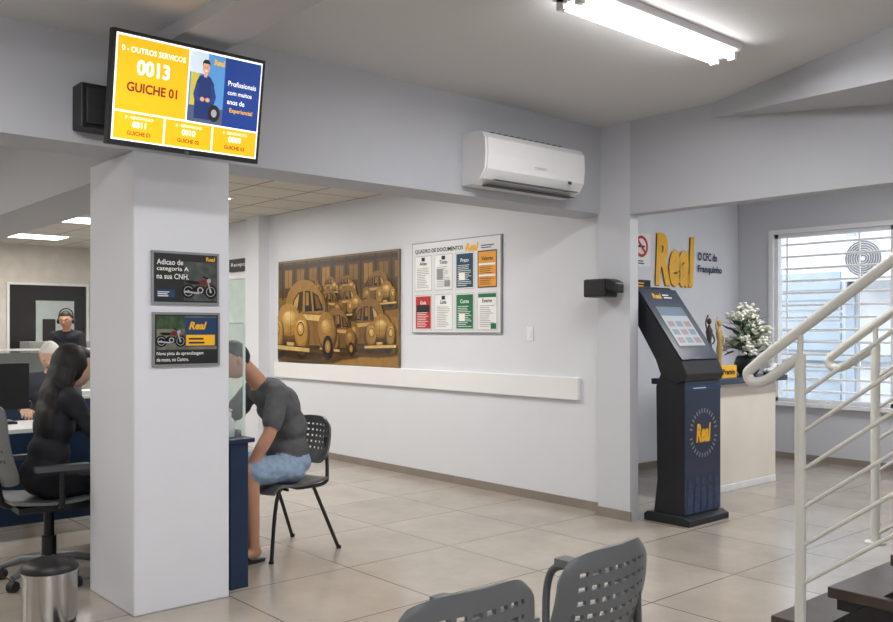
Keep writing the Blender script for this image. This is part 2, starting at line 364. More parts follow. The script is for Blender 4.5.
# ---------- column posters
pb=mat('poster_black',C(30,32,34),.35); pbl=mat('poster_blue',C(28,60,100),.35); pw=mat('poster_ivory',C(240,240,236),.5); frm=mat('poster_frame',C(140,142,146),.4,.3)
bk1=mat('moto_black',C(14,14,16),.25); bk2=mat('moto_red',C(110,30,28),.3); bk3=mat('moto_chrome',C(170,172,176),.3)
def moto(p,u,v,s,l):
    for du in(-.36,.36):
        p.ell(u+du*s,v+.2*s,.21*s,.21*s,l,bk1,24); p.ring(u+du*s,v+.2*s,.13*s,.15*s,l+.5,bk3,24); p.ell(u+du*s,v+.2*s,.04*s,.04*s,l+.6,bk3,12)
    p.poly([(u-.36*s,v+.2*s),(u-.05*s,v+.12*s),(u+.14*s,v+.14*s),(u+.16*s,v+.36*s),(u-.1*s,v+.38*s),(u-.2*s,v+.3*s)],l+1,bk1)
    p.ell(u+.02*s,v+.24*s,.10*s,.10*s,l+1.5,bk3,16); p.ell(u+.02*s,v+.24*s,.06*s,.06*s,l+1.7,bk1,16)
    p.poly([(u-.05*s,v+.42*s),(u+.2*s,v+.40*s),(u+.24*s,v+.52*s),(u+.12*s,v+.58*s),(u-.02*s,v+.52*s)],l+2,bk2)
    p.poly([(u-.46*s,v+.50*s),(u-.3*s,v+.42*s),(u-.02*s,v+.42*s),(u-.03*s,v+.50*s),(u-.25*s,v+.52*s)],l+2,bk1)
    p.poly([(u+.33*s,v+.2*s),(u+.38*s,v+.2*s),(u+.26*s,v+.58*s),(u+.22*s,v+.58*s)],l+2,bk3)
    p.poly([(u+.10*s,v+.64*s),(u+.26*s,v+.57*s),(u+.27*s,v+.61*s),(u+.11*s,v+.68*s)],l+2,bk1); p.ell(u+.31*s,v+.54*s,.055*s,.065*s,l+2.4,bk3,14)
    p.poly([(u-.5*s,v+.16*s),(u-.02*s,v+.12*s),(u-.02*s,v+.17*s),(u-.5*s,v+.22*s)],l+2.5,bk3)
    p.poly([(u+.22*s,v+.40*s),(u+.46*s,v+.44*s),(u+.56*s,v+.36*s),(u+.4*s,v+.40*s),(u+.24*s,v+.34*s)],l+1.4,bk2)
cx_=-4.285
def poster1():
    b=B('motorcycle_license_poster'); y0,y1,z0,z1=1.785,2.15,1.55,1.82
    b.box(cx_,cx_+.012,y0,y1,z0,z1,frm); p=Panel(b,(cx_+.012,y0,z0),(0,1,0),(0,0,1),.0008)
    W=y1-y0;H=z1-z0; p.rect(.012,.012,W-.012,H-.012,1,pb); p.rect(.17,.02,W-.015,H-.05,1.5,mat('poster_photo',C(66,72,70),.4,nscale=18,namt=.6))
    for i,t in enumerate(['Adicao de','categoria A','na sua CNH.']): p.text(t,.025,.200-.036*i,.025+[.14,.17,.17][i],.228-.036*i,4,pw,.015,fill=True)
    p.rect(.025,.035,.12,.075,3,pbl); p.lines(.03,.04,.11,.07,3,4,pw)
    moto(p,.255,.035,.17,2); p.text('Real',.29,.225,.34,.25,4,gold,.03); b.obj(bevel=.002)
def poster2():
    b=B('training_track_poster'); y0,y1,z0,z1=1.79,2.155,1.235,1.51
    b.box(cx_,cx_+.012,y0,y1,z0,z1,frm); p=Panel(b,(cx_+.012,y0,z0),(0,1,0),(0,0,1),.0008)
    W=y1-y0;H=z1-z0; p.rect(.012,.012,W-.012,H-.012,1,pb); p.rect(.02,.085,W-.02,H-.02,1.5,mat('poster_photo2',C(112,112,98),.4,nscale=14,namt=.5)); p.rect(.02,.19,.17,H-.02,1.7,mat('poster_trees',C(52,74,46),.4,nscale=30,namt=.5))
    moto(p,.095,.10,.14,2.5); p.rect(.17,.10,W-.02,.25,2,pbl); p.text('Real',.19,.18,.29,.235,4,gold,.04,.3); p.rect(.175,.105,.335,.16,3,gold); p.lines(.19,.115,.32,.155,2,4,ink)
    for i,t in enumerate(['Nova pista de aprendizagem','de moto, no Centro.']): p.text(t,.02,.053-.03*i,.27 if i==0 else .19,.075-.03*i,4,pw,.015,fill=True)
    b.obj(bevel=.002)
poster1(); poster2()

# ---------- sepia photo film of vintage cars
b=B('vintage_cars_mural'); x0,x1,z0,z1=-9.2,-6.91,1.05,2.21
tones=[]
for i in range(10):
    t=i/9; c=[(34,22,10),(112,78,30),(176,132,62),(228,196,130)]; k=min(2,int(t*3)); f=t*3-k
    tones.append(mat('sepia_%d'%i,C(*[c[k][q]+(c[k+1][q]-c[k][q])*f for q in range(3)]),.3,nscale=14,namt=.14,coat=.6))
b.box(x0-.02,x1+.02,5.405,5.43,z0-.02,z1+.02,mat('film_frame',C(120,104,80),.4)); 
W=x1-x0;H=z1-z0
class Clip(Panel):
    def P(s,u,v,l): return Panel.P(s,max(0,min(W,u)),max(0,min(H,v)),l)
p=Clip(b,(x0,5.4045,z0),(1,0,0),(0,0,1),.00007)
N_=14
for i in range(N_):
    v0=H*i/N_; v1=H*(i+1)/N_; q=5.2-1.8*(i/N_) if i<9 else 2.2-(i-9)*.15
    p.rect(0,v0,W,v1,1,tones[max(0,int(round(q)))])
for i in range(9):
    u=W*(.03+.115*i); p.poly([(u,H*.62),(u+.03,H*.62),(u+.03,H),(u-.01,H)],3,tones[1])
    p.rect(u+.07,H*(.74+.02*(i%3)),u+.22,H*.92,6,tones[4 if i%3 else 5]); p.rect(u+.14,H*.70,u+.15,H*.92,7,tones[2])
p.poly([(0,H*.93),(W,H*.95),(W,H*.98),(0,H*.97)],8,tones[1])
LV=[10]
def blob(u,v,a,bb,t0,t1,du=-.15,dv=.25,n=6,spread=.85):
    for k in range(n):
        f=k/max(1,n-1); sc=1-spread*f
        LV[0]+=.5; p.ell(u+a*du*f,v+bb*dv*f,a*sc,bb*sc,LV[0],tones[max(0,min(9,int(round(t0+(t1-t0)*f))))],26)
def P_(pts,t): LV[0]+=.5; p.poly(pts,LV[0],tones[max(0,min(9,t))])
def car(u,v,s,fx=1,br=0):
    # three-quarter view of a rounded 1950s saloon
    q=lambda pts:[(u+fx*a*s,v+c*s) for a,c in (pts if fx>0 else pts[::-1])]
    Bl=lambda a,c,ra,rb,t0,t1,n=6,sp=.8: blob(u+fx*a*s,v+c*s,ra*s,rb*s,t0+br,t1+br,-.2*fx,.35,n,sp)
    blob(u+.08*s*fx,v+.02*s,.80*s,.09*s,2,0,0,0,3)
    for a in(-.40,.08,.62): blob(u+fx*a*s,v+.12*s,.12*s,.14*s,0,0,0,0,1)
    # roof / cabin
    Bl(.20,.52,.44,.31,1,4,3,.12)
    P_(q([(-.17,.53),(-.10,.68),(.0,.755),(.10,.77),(.09,.53)]),1); P_(q([(-.14,.54),(-.08,.67),(.0,.735),(.02,.735),(-.03,.54)]),7)
    P_(q([(.14,.53),(.15,.77),(.26,.765),(.30,.53)]),0); P_(q([(.16,.60),(.165,.75),(.22,.75),(.23,.60)]),5)
    P_(q([(.34,.53),(.30,.755),(.42,.71),(.54,.54)]),0); P_(q([(.38,.56),(.35,.72),(.42,.69),(.49,.56)]),3)
    # body side and rear fender
    P_(q([(-.1,.14),(-.1,.50),(.1,.53),(.58,.50),(.76,.40),(.82,.20),(.62,.12)]),3+br); P_(q([(-.05,.42),(.1,.50),(.56,.48),(.70,.40),(.1,.44)]),7+br)
    Bl(.62,.27,.19,.21,1,4,3,.15); Bl(.58,.36,.10,.08,5,7,3,.6); blob(u+fx*.62*s,v+.13*s,.10*s,.125*s,0,0,0,0,1); blob(u+fx*.62*s,v+.13*s,.055*s,.07*s,5,8,0,0,3)
    P_(q([(.22,.10),(.46,.10),(.46,.14),(.22,.14)]),1)
    # bonnet
    Bl(-.17,.38,.29,.22,1,5,4,.2); Bl(-.20,.46,.17,.09,6,9,4,.7)
    P_(q([(-.175,.24),(-.165,.24),(-.165,.59),(-.17,.59)]),2)
    # front fenders and lamps
    for a,ra,rb in((-.45,.13,.21),(.08,.17,.23)):
        Bl(a,.25,ra,rb,1,5,4,.2); Bl(a-.02,.38,ra*.6,rb*.25,6,8,3,.6)
        blob(u+fx*(a-.03)*s,v+.33*s,ra*.48*s,rb*.36*s,1,1,0,0,1); blob(u+fx*(a-.03)*s,v+.33*s,ra*.40*s,rb*.30*s,7,9,-.2,.3,3)
    P_(q([(-.62,.075),(.24,.05),(.25,.12),(-.62,.145)]),1); P_(q([(-.62,.085),(.24,.06),(.24,.105),(-.62,.135)]),8)
    P_(q([(-.25,.135),(-.10,.13),(-.10,.17),(-.25,.175)]),8)
for u,v,s in((.78,.74,.24),(1.12,.76,.22),(1.44,.74,.24)): car(u,v,s,-1,0)
for u,v,s in((2.02,.60,.42),(1.50,.50,.38),(1.02,.48,.38)): car(u,v,s,-1 if u>1.2 else 1,0)
for u,v,s in((1.90,.14,.62),(1.16,.10,.56)): car(u,v,s,-1 if u>1.5 else 1,0)
car(.46,.06,.98,1,1)
b.obj()

# ---------- documents notice board
b=B('documents_notice_board'); x0,x1,z0,z1=-6.69,-5.455,1.39,2.26
b.box(x0,x1,5.41,5.43,z0,z1,mat('board_edge',C(150,154,158),.4)); p=Panel(b,(x0,5.41,z0),(1,0,0),(0,0,1),.001); W=x1-x0;H=z1-z0
p.rect(.010,.010,W-.010,H-.010,1,mat('board_white',C(222,224,228),.4,namt=.01))
p.text('QUADRO DE DOCUMENTOS',.05,.760,.74,.805,2,ink,.025,fill=True); p.text('Real',.77,.735,.95,.83,2,gold,.05,.25); p.lines(.98,.76,1.15,.80,2,2,navink)
cols=[(paper,0),(paper,3),(teal,1),(orange,0)],[(red,1),(paper,0),(green,1),(paper,2)]
for r in range(2):
    for c in range(4):
        u=.05+c*.295; v=.405-r*.375; m,k=cols[r][c]
        p.rect(u,v,u+.25,v+.335,2,inkg); p.rect(u+.004,v+.004,u+.246,v+.331,3,paper if m is not orange else ink)
        if m is not paper: p.rect(u+.012,v+.012,u+.238,v+.323,3.5,m)
        dk=m in(teal,red,green)
        if k==2: p.rect(u+.01,v+.29,u+.24,v+.325,4,green); p.rect(u+.17,v+.01,u+.24,v+.06,4,green)
        if k==3: p.rect(u+.03,v+.10,u+.12,v+.20,5,inkg); p.rect(u+.14,v+.03,u+.22,v+.09,5,inkg)
        if m is paper and k!=2: p.rect(u+.10,v+.285,u+.15,v+.32,5,navink)
        p.text(['Aviso','Taxas','Prazo','Valores','Guia','Lista','Curso','Exame'][r*4+c],u+.05,v+.245,u+.20,v+.28,4.5,pw if dk else ink,.02)
        p.lines(u+.03,v+.03,u+.22,v+.23,12,4.5,pw if dk else (ink if m is orange else inkg),.3)
        if m is red: p.rect(u+.03,v+.17,u+.22,v+.24,6,ink)
        if m is orange: p.rect(u+.02,v+.10,u+.23,v+.12,6,pw); p.rect(u+.02,v+.20,u+.23,v+.22,6,pw)
        if m in(teal,green): p.rect(u+.05,v+.08,u+.13,v+.15,6,pw)
b.obj()
b=B('light_switch'); b.box(-5.16,-5.09,5.42,5.43,1.33,1.45,whiteg); b.box(-5.14,-5.11,5.415,5.42,1.365,1.415,white); b.obj(bevel=.003)

b=B('wall_speaker'); b.box(-4.31,-4.10,5.14,5.29,1.665,1.80,black); b.prism([(-4.10,5.14,1.80),(-4.10,5.29,1.80),(-4.02,5.26,1.77),(-4.02,5.17,1.77)],(0,0,-.08),black)
b.box(-4.22,-4.14,5.28,5.33,1.70,1.78,steelk); b.tube([(-4.31,5.2,1.74),(-4.35,5.22,1.74),(-4.35,5.3,1.70)],.008,black); b.obj(bevel=.012)

# ---------- reception logo and notices
b=B('wall_logo_sign'); p=Panel(b,(-5.43,7.49,1.5),(0,1,0),(0,0,1),.004)
p.text('Real',.12,.38,.83,.93,4,gold,.05,.1,fill=True); p.text('Real',.115,.37,.825,.92,1,mat('sign_gold_side',C(170,116,20),.5),.055,.1,fill=True)
p.text('O CFC do',.90,.68,1.28,.77,3,navink,.03,fill=True); p.text('Franquinho',.90,.53,1.38,.63,3,navink,.03,fill=True); b.obj()
b=B('no_smoking_sign'); b.box(-5.43,-5.42,7.22,7.53,2.07,2.40,paper); p=Panel(b,(-5.42,7.22,2.07),(0,1,0),(0,0,1)); p.ring(.155,.20,.08,.11,1,red,40); 
p.poly([(.075,.26),(.095,.28),(.235,.14),(.215,.12)],2,red); p.rect(.10,.19,.21,.21,1,ink); p.lines(.04,.02,.25,.07,2,1,ink); b.obj()
b=B('notice_plaque'); b.box(-5.43,-5.42,7.25,7.53,1.80,1.93,ink); p=Panel(b,(-5.42,7.25,1.80),(0,1,0),(0,0,1)); p.lines(.03,.03,.24,.12,3,1,gold); b.obj()

# ---------- kiosk
b=B('self_service_kiosk'); y0,y1=5.48,5.97
def kp(pts,m,ya,yb): b.prism([(x,ya,z) for x,z in pts],(0,yb-ya,0),m)
head_=[(-4.19,1.66),(-4.18,1.73),(-4.12,1.755),(-4.07,1.73),(-3.68,1.20),(-3.63,1.10),(-3.65,1.05),(-3.72,1.03),(-3.86,1.10),(-3.90,1.20)]
bodyp=[(-3.91,1.00),(-3.86,1.12),(-3.72,1.05),(-3.66,1.06),(-3.66,.06),(-3.93,.06),(-3.90,.30)]
kp(head_,kblk,y0,y1); kp(bodyp,kblk,y0+.02,y1-.02)
kp([(-3.99,.0),(-3.60,.0),(-3.60,.045),(-3.66,.07),(-3.96,.07),(-3.99,.05)],kblk,y0-.02,y1+.02)
b.box(-3.66,-3.652,y0+.01,y1-.01,.08,1.04,navyk)
A=Vector((-3.672,y0,1.205)); Bv=Vector((-4.062,y0,1.735)); V=(Bv-A); L=V.length
p=Panel(b,A,(0,1,0),V,.0015); 
p.rect(.0,.0,.49,L,1,navyk); p.rect(.06,.10,.43,L-.16,2,black); p.rect(.075,.12,.415,L-.175,3,E('kiosk_screen',C(140,150,158),.4))
p.rect(.075,L-.26,.415,L-.175,3.5,E('kiosk_blue',C(66,90,114),.4))
for i in range(3):
    for j in range(3): p.rect(.10+i*.105,.145+j*.075,.18+i*.105,.195+j*.075,4,E('kiosk_btn',C(90,106,122),.4) if (i+j)%2 else E('kiosk_btn2',C(122,100,106),.4))
p.text('Real',.12,L-.11,.24,L-.03,3,gold,.04,.25); p.lines(.26,L-.09,.38,L-.04,2,3,pw)
p=Panel(b,(-3.652,y0+.01,.08),(0,1,0),(0,0,1),.0015)
p.rect(0,.90,.47,.935,1,pbl); p.lines(.10,.91,.37,.925,1,2,pw)
cu,cv=.235,.58
p.text('Real',cu-.095,cv-.07,cu+.095,cv+.07,2,gold,.05,.15,fill=True)
for i in range(30):
    a=2*math.pi*i/30
    if i%15==0: continue
    r=.165; p.poly([(cu+math.cos(a)*(r-.016)-math.sin(a)*.008,cv+math.sin(a)*(r-.016)+math.cos(a)*.008),(cu+math.cos(a)*(r+.016)-math.sin(a)*.008,cv+math.sin(a)*(r+.016)+math.cos(a)*.008),(cu+math.cos(a)*(r+.016)+math.sin(a)*.004,cv+math.sin(a)*(r+.016)-math.cos(a)*.004),(cu+math.cos(a)*(r-.016)+math.sin(a)*.004,cv+math.sin(a)*(r-.016)-math.cos(a)*.004)],2,inkg)
kf=mat('kiosk_print',C(38,62,98),.4,nscale=20,namt=.4)
for i in range(5):
    p.ell(.06+i*.088,.22+.02*(i%2),.025,.03,1.5,kf,14); p.poly([(.025+i*.088,.0),(.095+i*.088,.0),(.09+i*.088,.17),(.06+i*.088,.19),(.03+i*.088,.17)],1.5+.1*i,kf)
b.obj(bevel=.004)

# ---------- reception counter
b=B('reception_counter'); ctop=mat('counter_top',C(40,58,78),.25)
b.box(-4.52,-4.20,6.50,7.80,.0,.95,wood); b.box(-4.60,-4.12,6.40,7.88,.95,1.0,ctop); b.box(-4.52,-4.20,6.45,6.50,0,.95,navy)
b.box(-4.21,-4.195,6.50,7.80,0,.06,alum); b.obj(bevel=.004)
def statuette(x,y,m1,m2,h):
    b=B('award_statuette'); b.cyl((0,0,0),(0,0,.03),.05,m1); b.lathe([(.03,.03),(.02,h*.3),(.028,h*.45),(.018,h*.6),(.032,h*.76),(.014,h*.83),(.012,h*.86)],(0,0,0),m2)
    b.ell((0,0,h*.92),(.02,.022,.03),m2); b.tube(spath([(0,.03,h*.76),(.02,.05,h*.62),(.03,.01,h*.55)]),.007,m2); b.tube(spath([(0,-.03,h*.76),(.0,-.055,h*.9),(0,-.02,h*1.02)]),.007,m2); b.obj((x,y,1.0))
statuette(-4.36,6.93,ink,mat('ivory_figure',C(60,50,44),.4),.54); statuette(-4.34,7.06,ink,mat('bronze',C(190,160,100),.35,.2),.52)
b=B('award_sign'); b.box(-.02,.02,-.13,.13,0,.11,gold); p=Panel(b,(.0205,-.13,0),(0,1,0),(0,0,1)); p.text('Premio',.03,.03,.23,.08,1,ink,.03); b.obj((-4.18,6.92,1.0),bevel=.004)
b=B('potted_white_flowers'); leaf=mat('leaf_green',C(60,96,52),.5,namt=.3); fl=mat('petal_white',C(240,240,228),.6)
b.lathe([(.0,0),(.07,0),(.105,.04),(.12,.11),(.10,.17),(.085,.18),(.075,.17),(.0,.165)],(0,0,0),mat('pot_dark',C(48,50,54),.4))
for i in range(70):
    a=random.uniform(0,6.28); R=random.uniform(.04,.22); hh=random.uniform(.06,.44)*(1.1-R)
    tip=Vector((math.cos(a)*R,math.sin(a)*R,.17+hh)); b.tube(spath([(0,0,.16),(tip.x*.4,tip.y*.4,.17+hh*.7),tip],4),.003,leaf,5)
    if i%5<3:
        for k in range(11):
            q=tip+Vector([random.gauss(0,.024) for _ in range(3)]); b.ell(q,(.019,.019,.015),fl,8,5)
    if 1:
        d=Vector((math.cos(a),math.sin(a),random.uniform(-.5,.6))).normalized(); sd=d.cross(Vector((0,0,1))).normalized()*.038; base=tip-d*.05-Vector((0,0,.07))
        b.add([base,base+d*.05+sd,base+d*.16,base+d*.05-sd],[(0,1,2,3)],leaf)
b.obj((-4.34,7.54,1.0))
b=B('toy_beetle_car'); b.ell((0,0,.045),(.055,.12,.035),whiteg); b.ell((0,-.01,.08),(.045,.065,.035),whiteg); b.ell((0,-.01,.083),(.0465,.05,.024),dark)
for sx in(-1,1):
    for sy in(-1,1): b.cyl((sx*.035,sy*.07,.024),(sx*.06,sy*.07,.024),.024,dark); b.ell((sx*.045,sy*.07,.04),(.02,.035,.025),whiteg)
b.obj((-4.18,7.74,1.0),)

# ---------- stairs
b=B('staircase')
for i in range(9):
    x=-1.95+.25*i; z=.18*(i+1)
    b.box(x,x+.30,3.58,4.50,z-.045,z,dwood)
    b.box(x+.02,x+.26,3.62,3.66,z-.10,z-.045,steelk); b.box(x+.02,x+.26,4.4,4.44,z-.10,z-.045,steelk)
for y in(3.64,4.42):
    b.prism([(-1.98,y-.025,0),(-1.70,y-.025,0),(.45,y-.025,1.50),(.45,y-.025,1.70),(.22,y-.025,1.62)],(0,.05,0),steelk)
b.obj(bevel=.004)
def railing(name,y,px,ytop,zb,ext=0):
    b=B(name); z=lambda x:ytop+.73*(x-px); x1=.25
    pts=[(x1,y,z(x1)),(px+.6,y,z(px+.6)),(px,y,z(px)),(px-.14,y,z(px-.14)),(px-.20,y,z(px-.2)-.005),(px-.235,y,z(px-.2)-.04),(px-.215,y,z(px-.2)-.075),(px-.16,y,z(px-.2)-.07),(px-.10,y,z(px-.1)-.105),(px,y,z(px)-.11)]
    b.tube(spath(pts,8),.022,railm,14)
    b.cyl((px,y,zb),(px,y,z(px)-.10),.022,railm); b.cyl((px,y,z(px)-.12),(px,y,z(px)),.012,railm)
    b.cyl((px,y,zb),(px,y,zb+.012),.05,railm)
    for q in (.95,1.95):
        xx=px+q; b.cyl((xx,y,max(.18,z(xx)-1.05)),(xx,y,z(xx)),.022,railm)
    for k in range(6):
        o=.27+.155*k; b.cyl((px,y,z(px)-o),(x1,y,z(x1)-o),.0085,railm,n=8)
    b.obj()
railing('stair_railing',3.47,-1.76,1.42,0.0); railing('stair_railing',4.47,-1.88,1.45,.36)

# ---------- chairs (local: faces +Y)
def chair_back(b,m,z0,z1,w,yb,lean,slots=True,th=.012):
    def P(u,v):
        ww=w/2*(1-.10*v)*(1-.16*max(0,(v-.8)/.2)**2-.15*max(0,(.15-v)/.15)**2)
        zz=z0+(z1-z0)*v - .025*abs(u)**4*(v)+ .03*abs(u)**3*(1-v)
        return (u*ww, yb-lean*v+.05*u*u-.02*math.sin(v*3.1), zz)
    def mk(i,j):
        if not slots: return True
        return not (4<=i<26 and 6<=j<20 and (i%3)!=0 and (j%3)==1)
    b.shell(P,30,24,mk,-th,m)
def chair_seat(b,m,z,w,d):
    def P(u,v):
        uu=u*w/2*(1-.08*abs(v-.5)); return (uu, -d/2+d*v, z-.02*math.sin(math.pi*v)+.012*u*u-(.05*max(0,(v-.85)/.15)**2))
    b.shell(P,12,14,lambda i,j:True,.016,m)
def side_chair(name,loc,rz,m,arms=False,lm=steelk,slots=True):
    b=B(name); chair_seat(b,m,.445,.46,.43); chair_back(b,m,.54,.85,.45,-.235,.06,slots)
    for s_ in(-1,1):
        b.tube(spath([(s_*.23,.25,0),(s_*.20,.17,.42),(s_*.20,.0,.425),(s_*.20,-.19,.43),(s_*.19,-.225,.50),(s_*.15,-.248,.72)],6),.012,lm,8)
        b.tube([(s_*.20,-.10,.425),(s_*.24,-.28,0)],.012,lm,8)
        b.cyl((s_*.23,.25,0),(s_*.23,.25,.02),.016,black); b.cyl((s_*.24,-.28,0),(s_*.24,-.28,.02),.016,black)
        if arms:
            b.tube(spath([(s_*.20,-.215,.50),(s_*.27,-.17,.60),(s_*.28,-.12,.66),(s_*.28,.10,.665),(s_*.27,.16,.60),(s_*.21,.12,.43)],6),.013,lm,8)
            b.box(s_*.28-.028,s_*.28+.028,-.16,.12,.665,.69,m)
    b.tube([(-.20,.1,.425),(.20,.1,.425)],.01,lm,8); b.tube([(-.20,-.12,.425),(.20,-.12,.425)],.01,lm,8)
    return b.obj(loc,rz)
side_chair('side_chair',(-4.98,2.94,0),math.pi+.12,mat('grey_shell',C(92,93,95),.4))
side_chair('waiting_chair',(-1.75,1.87,0),math.pi/2+.08,greyl,True,greyp)
side_chair('waiting_chair',(-1.70,1.35,0),math.pi/2-.05,greyl,True,greyp)
# office chair
b=B('office_chair'); chair_seat(b,greyl,.47,.50,.47); chair_back(b,greyl,.56,1.02,.48,-.25,.07)
b.box(-.2,.2,-.2,.2,.42,.455,black)
b.cyl((0,0,.12),(0,0,.44),.028,black); b.cyl((0,0,.08),(0,0,.25),.04,black)
for i in range(5):
    a=2*math.pi*i/5+.3; c,s_=math.cos(a),math.sin(a)
    b.tube([(0,0,.12),(c*.15,s_*.15,.115),(c*.27,s_*.27,.075)],[.03,.026,.018],greyl,8); b.cyl((c*.27-s_*.02,s_*.27+c*.02,.03),(c*.27+s_*.02,s_*.27-c*.02,.03),.03,dark)
b.tube(spath([(0,-.1,.44),(0,-.24,.46),(0,-.27,.6),(0,-.28,.75)],6),.022,black,8)
for s_ in(-1,1):
    b.tube(spath([(s_*.2,0,.45),(s_*.28,0,.47),(s_*.285,0,.55),(s_*.285,0,.655)],6),.016,black,8); b.box(s_*.285-.03,s_*.285+.03,-.14,.14,.655,.685,greyp)
b.obj((-5.27,1.60,0),-.06)

# ---------- service desk
b=B('service_desk'); b.box(-5.95,-4.38,2.27,2.38,0,.80,navy); b.box(-5.95,-4.96,2.02,2.27,.77,.80,navy); b.box(-5.95,-4.36,2.25,2.41,.80,.825,navy); b.obj(bevel=.004)
b=B('acrylic_screen'); ac=mat('acrylic',C(225,235,232),.05,alpha=.15,namt=0); ace=mat('acrylic_edge',C(215,232,226),.2,alpha=.85)
b.box(-5.9,-4.40,2.36,2.366,.845,1.46,ac); b.box(-4.404,-4.394,2.357,2.369,.845,1.46,ace); b.box(-5.9,-4.40,2.358,2.368,1.454,1.462,ace)
for x in(-5.8,-4.50): b.box(x-.03,x+.03,2.34,2.385,.825,.86,chrome)
b.obj()
b=B('sanitizer_bottle'); bt=mat('bottle_clear',C(215,225,228),.15,alpha=.7)
b.lathe([(0,0),(.028,0),(.03,.01),(.03,.09),(.014,.11),(.012,.12),(0,.12)],(0,0,0),bt); b.cyl((0,0,.12),(0,0,.14),.012,white); b.tube([(0,0,.14),(0,0,.155),(.03,0,.153)],.005,white); b.obj((-4.46,2.305,.825))

b=B('pedal_trash_can'); b.lathe([(0,0),(.118,0),(.12,.02)],(0,0,0),black,32); b.lathe([(.115,.02),(.125,.03),(.125,.25),(.13,.255),(.13,.27)],(0,0,0),chrome,32); b.lathe([(.13,.27),(.128,.285),(.10,.305),(.05,.318),(0,.32)],(0,0,0),black,32)
b.lathe([(.131,.262),(.134,.268),(.131,.274)],(0,0,0),black,32); b.box(.10,.17,-.02,.02,.01,.025,black); b.box(-.15,-.125,-.03,.03,.25,.29,black); b.obj((-4.47,1.36,0))

# ---------- office background furniture
def officedesk(x,y,full=True):
    b=B('office_desk'); b.box(-.3,.3,-.7,.7,.72,.75,mat('desk_grey',C(225,225,225),.4)); b.box(.26,.3,-.7,.7,.1,.72,navy); b.box(-.28,.26,-.7,-.66,0,.72,white); b.box(-.28,.26,.66,.7,0,.72,white); b.obj((x,y,0),bevel=.004)
    b=B('computer_monitor'); b.box(-.02,.02,-.26,.26,.12,.44,black); b.box(-.026,-.02,-.245,.245,.135,.425,E('mon_scr',C(120,150,180),.7)); b.box(.02,.045,-.03,.03,.05,.3,black); b.box(-.08,.08,-.1,.1,0,.012,black); b.obj((x+.1,y-.40,.75))
    b=B('paper_stack'); b.box(-.11,.11,-.15,.15,0,.03,paper); b.box(-.10,.12,-.13,.16,.03,.045,paper); b.obj((x+.1,y+.25,.75),.2)
    b=B('keyboard'); b.box(-.07,.07,-.21,.21,0,.018,black); 
    for i in range(4):
        for j in range(12): b.box(-.06+.03*i,-.036+.03*i,-.2+.033*j,-.173+.033*j,.018,.024,greyp)
    b.obj((x-.12,y-.38,.75))
officedesk(-6.68,2.0); officedesk(-9.5,3.0); officedesk(-9.5,1.4); officedesk(-12.6,2.6)
b=B('desk_divider'); b.box(-9.08,-9.05,.6,3.8,.75,1.22,mat('divider_glass',C(190,200,195),.1,alpha=.18,namt=0)); b.box(-9.09,-9.04,.6,3.8,1.22,1.24,alum)
for y in(.6,2.2,3.78): b.box(-9.09,-9.04,y,y+.03,.0,1.24,alum)
b.obj()
b=B('filing_cabinet'); cb=mat('cabinet_grey',C(150,150,148),.5); b.box(-.25,.25,-.45,.45,0,1.25,cb)
for i in range(4): b.box(.25,.262,-.42,.42,.05+.3*i,.32+.3*i,cb); b.box(.262,.28,-.08,.08,.2+.3*i,.22+.3*i,chrome)
b.obj((-13.8,4.3,0),bevel=.004)

# ---------- people
skin=mat('skin_tan',C(196,146,118),.5,nscale=12); skinl=mat('skin_light',C(218,176,152),.5,nscale=12)
hairb=mat('hair_black',C(20,17,17),.6,nscale=30,namt=.3); hairw=mat('hair_white',C(225,222,215),.6,nscale=30); lip=mat('lips',C(170,95,88),.5); eyew=mat('eye_white',C(235,235,230),.3)
def dist(p,q):
    if q[0]=='cap':
        _,a,b_,r1,r2,m=q; ab=b_-a; t=max(0,min(1,(p-a).dot(ab)/ab.length_squared)); return (p-(a+ab*t)).length-(r1+(r2-r1)*t)
    _,c,r,m=q; d=p-c; k=Vector((d.x/r[0],d.y/r[1],d.z/r[2])).length; return (k-1)*min(r)
def cap(a,b_,r1,r2,m): return ('cap',Vector(a),Vector(b_),r1,r2,m)
def el(c,r,m): return ('ell',Vector(c),r,m)
def organic(name,prims,mats,voxel,parent,fold=0,cloth=(0,)):
    t=B('tmp')
    for q in prims:
        if q[0]=='cap':
            _,a,b_,r1,r2,m=q; t.cyl(a,b_,r1,mats[0],r2,14); t.ell(a,(r1,)*3,mats[0],14,10); t.ell(b_,(r2,)*3,mats[0],14,10)
        else: t.ell(q[1],q[2],mats[0],24,16)
    o=t.obj(); r=o.modifiers.new('r','REMESH'); r.mode='VOXEL'; r.voxel_size=voxel
    sm=o.modifiers.new('s','SMOOTH'); sm.iterations=6; sm.factor=.5
    dg=bpy.context.evaluated_depsgraph_get(); me=bpy.data.meshes.new_from_object(o.evaluated_get(dg))
    bpy.data.objects.remove(o)
    me.materials.clear()
    for m in mats: me.materials.append(m)
    for f in me.polygons:
        c=f.center; best=min(prims,key=lambda q:dist(c,q)); f.material_index=best[-1]; f.use_smooth=True
    if fold:
        cl=set()
        for f in me.polygons:
            if f.material_index in cloth: cl.update(f.vertices)
        ns=[v.normal.copy() for v in me.vertices]
        for i in cl:
            v=me.vertices[i]; n=noise.noise(Vector((v.co.x*9,v.co.y*9,v.co.z*16)))+.5*noise.noise(v.co*30); v.co+=ns[i]*n*fold
    me.name=name; ob=bpy.data.objects.new(name,me); S.collection.objects.link(ob); ob.parent=parent; return ob
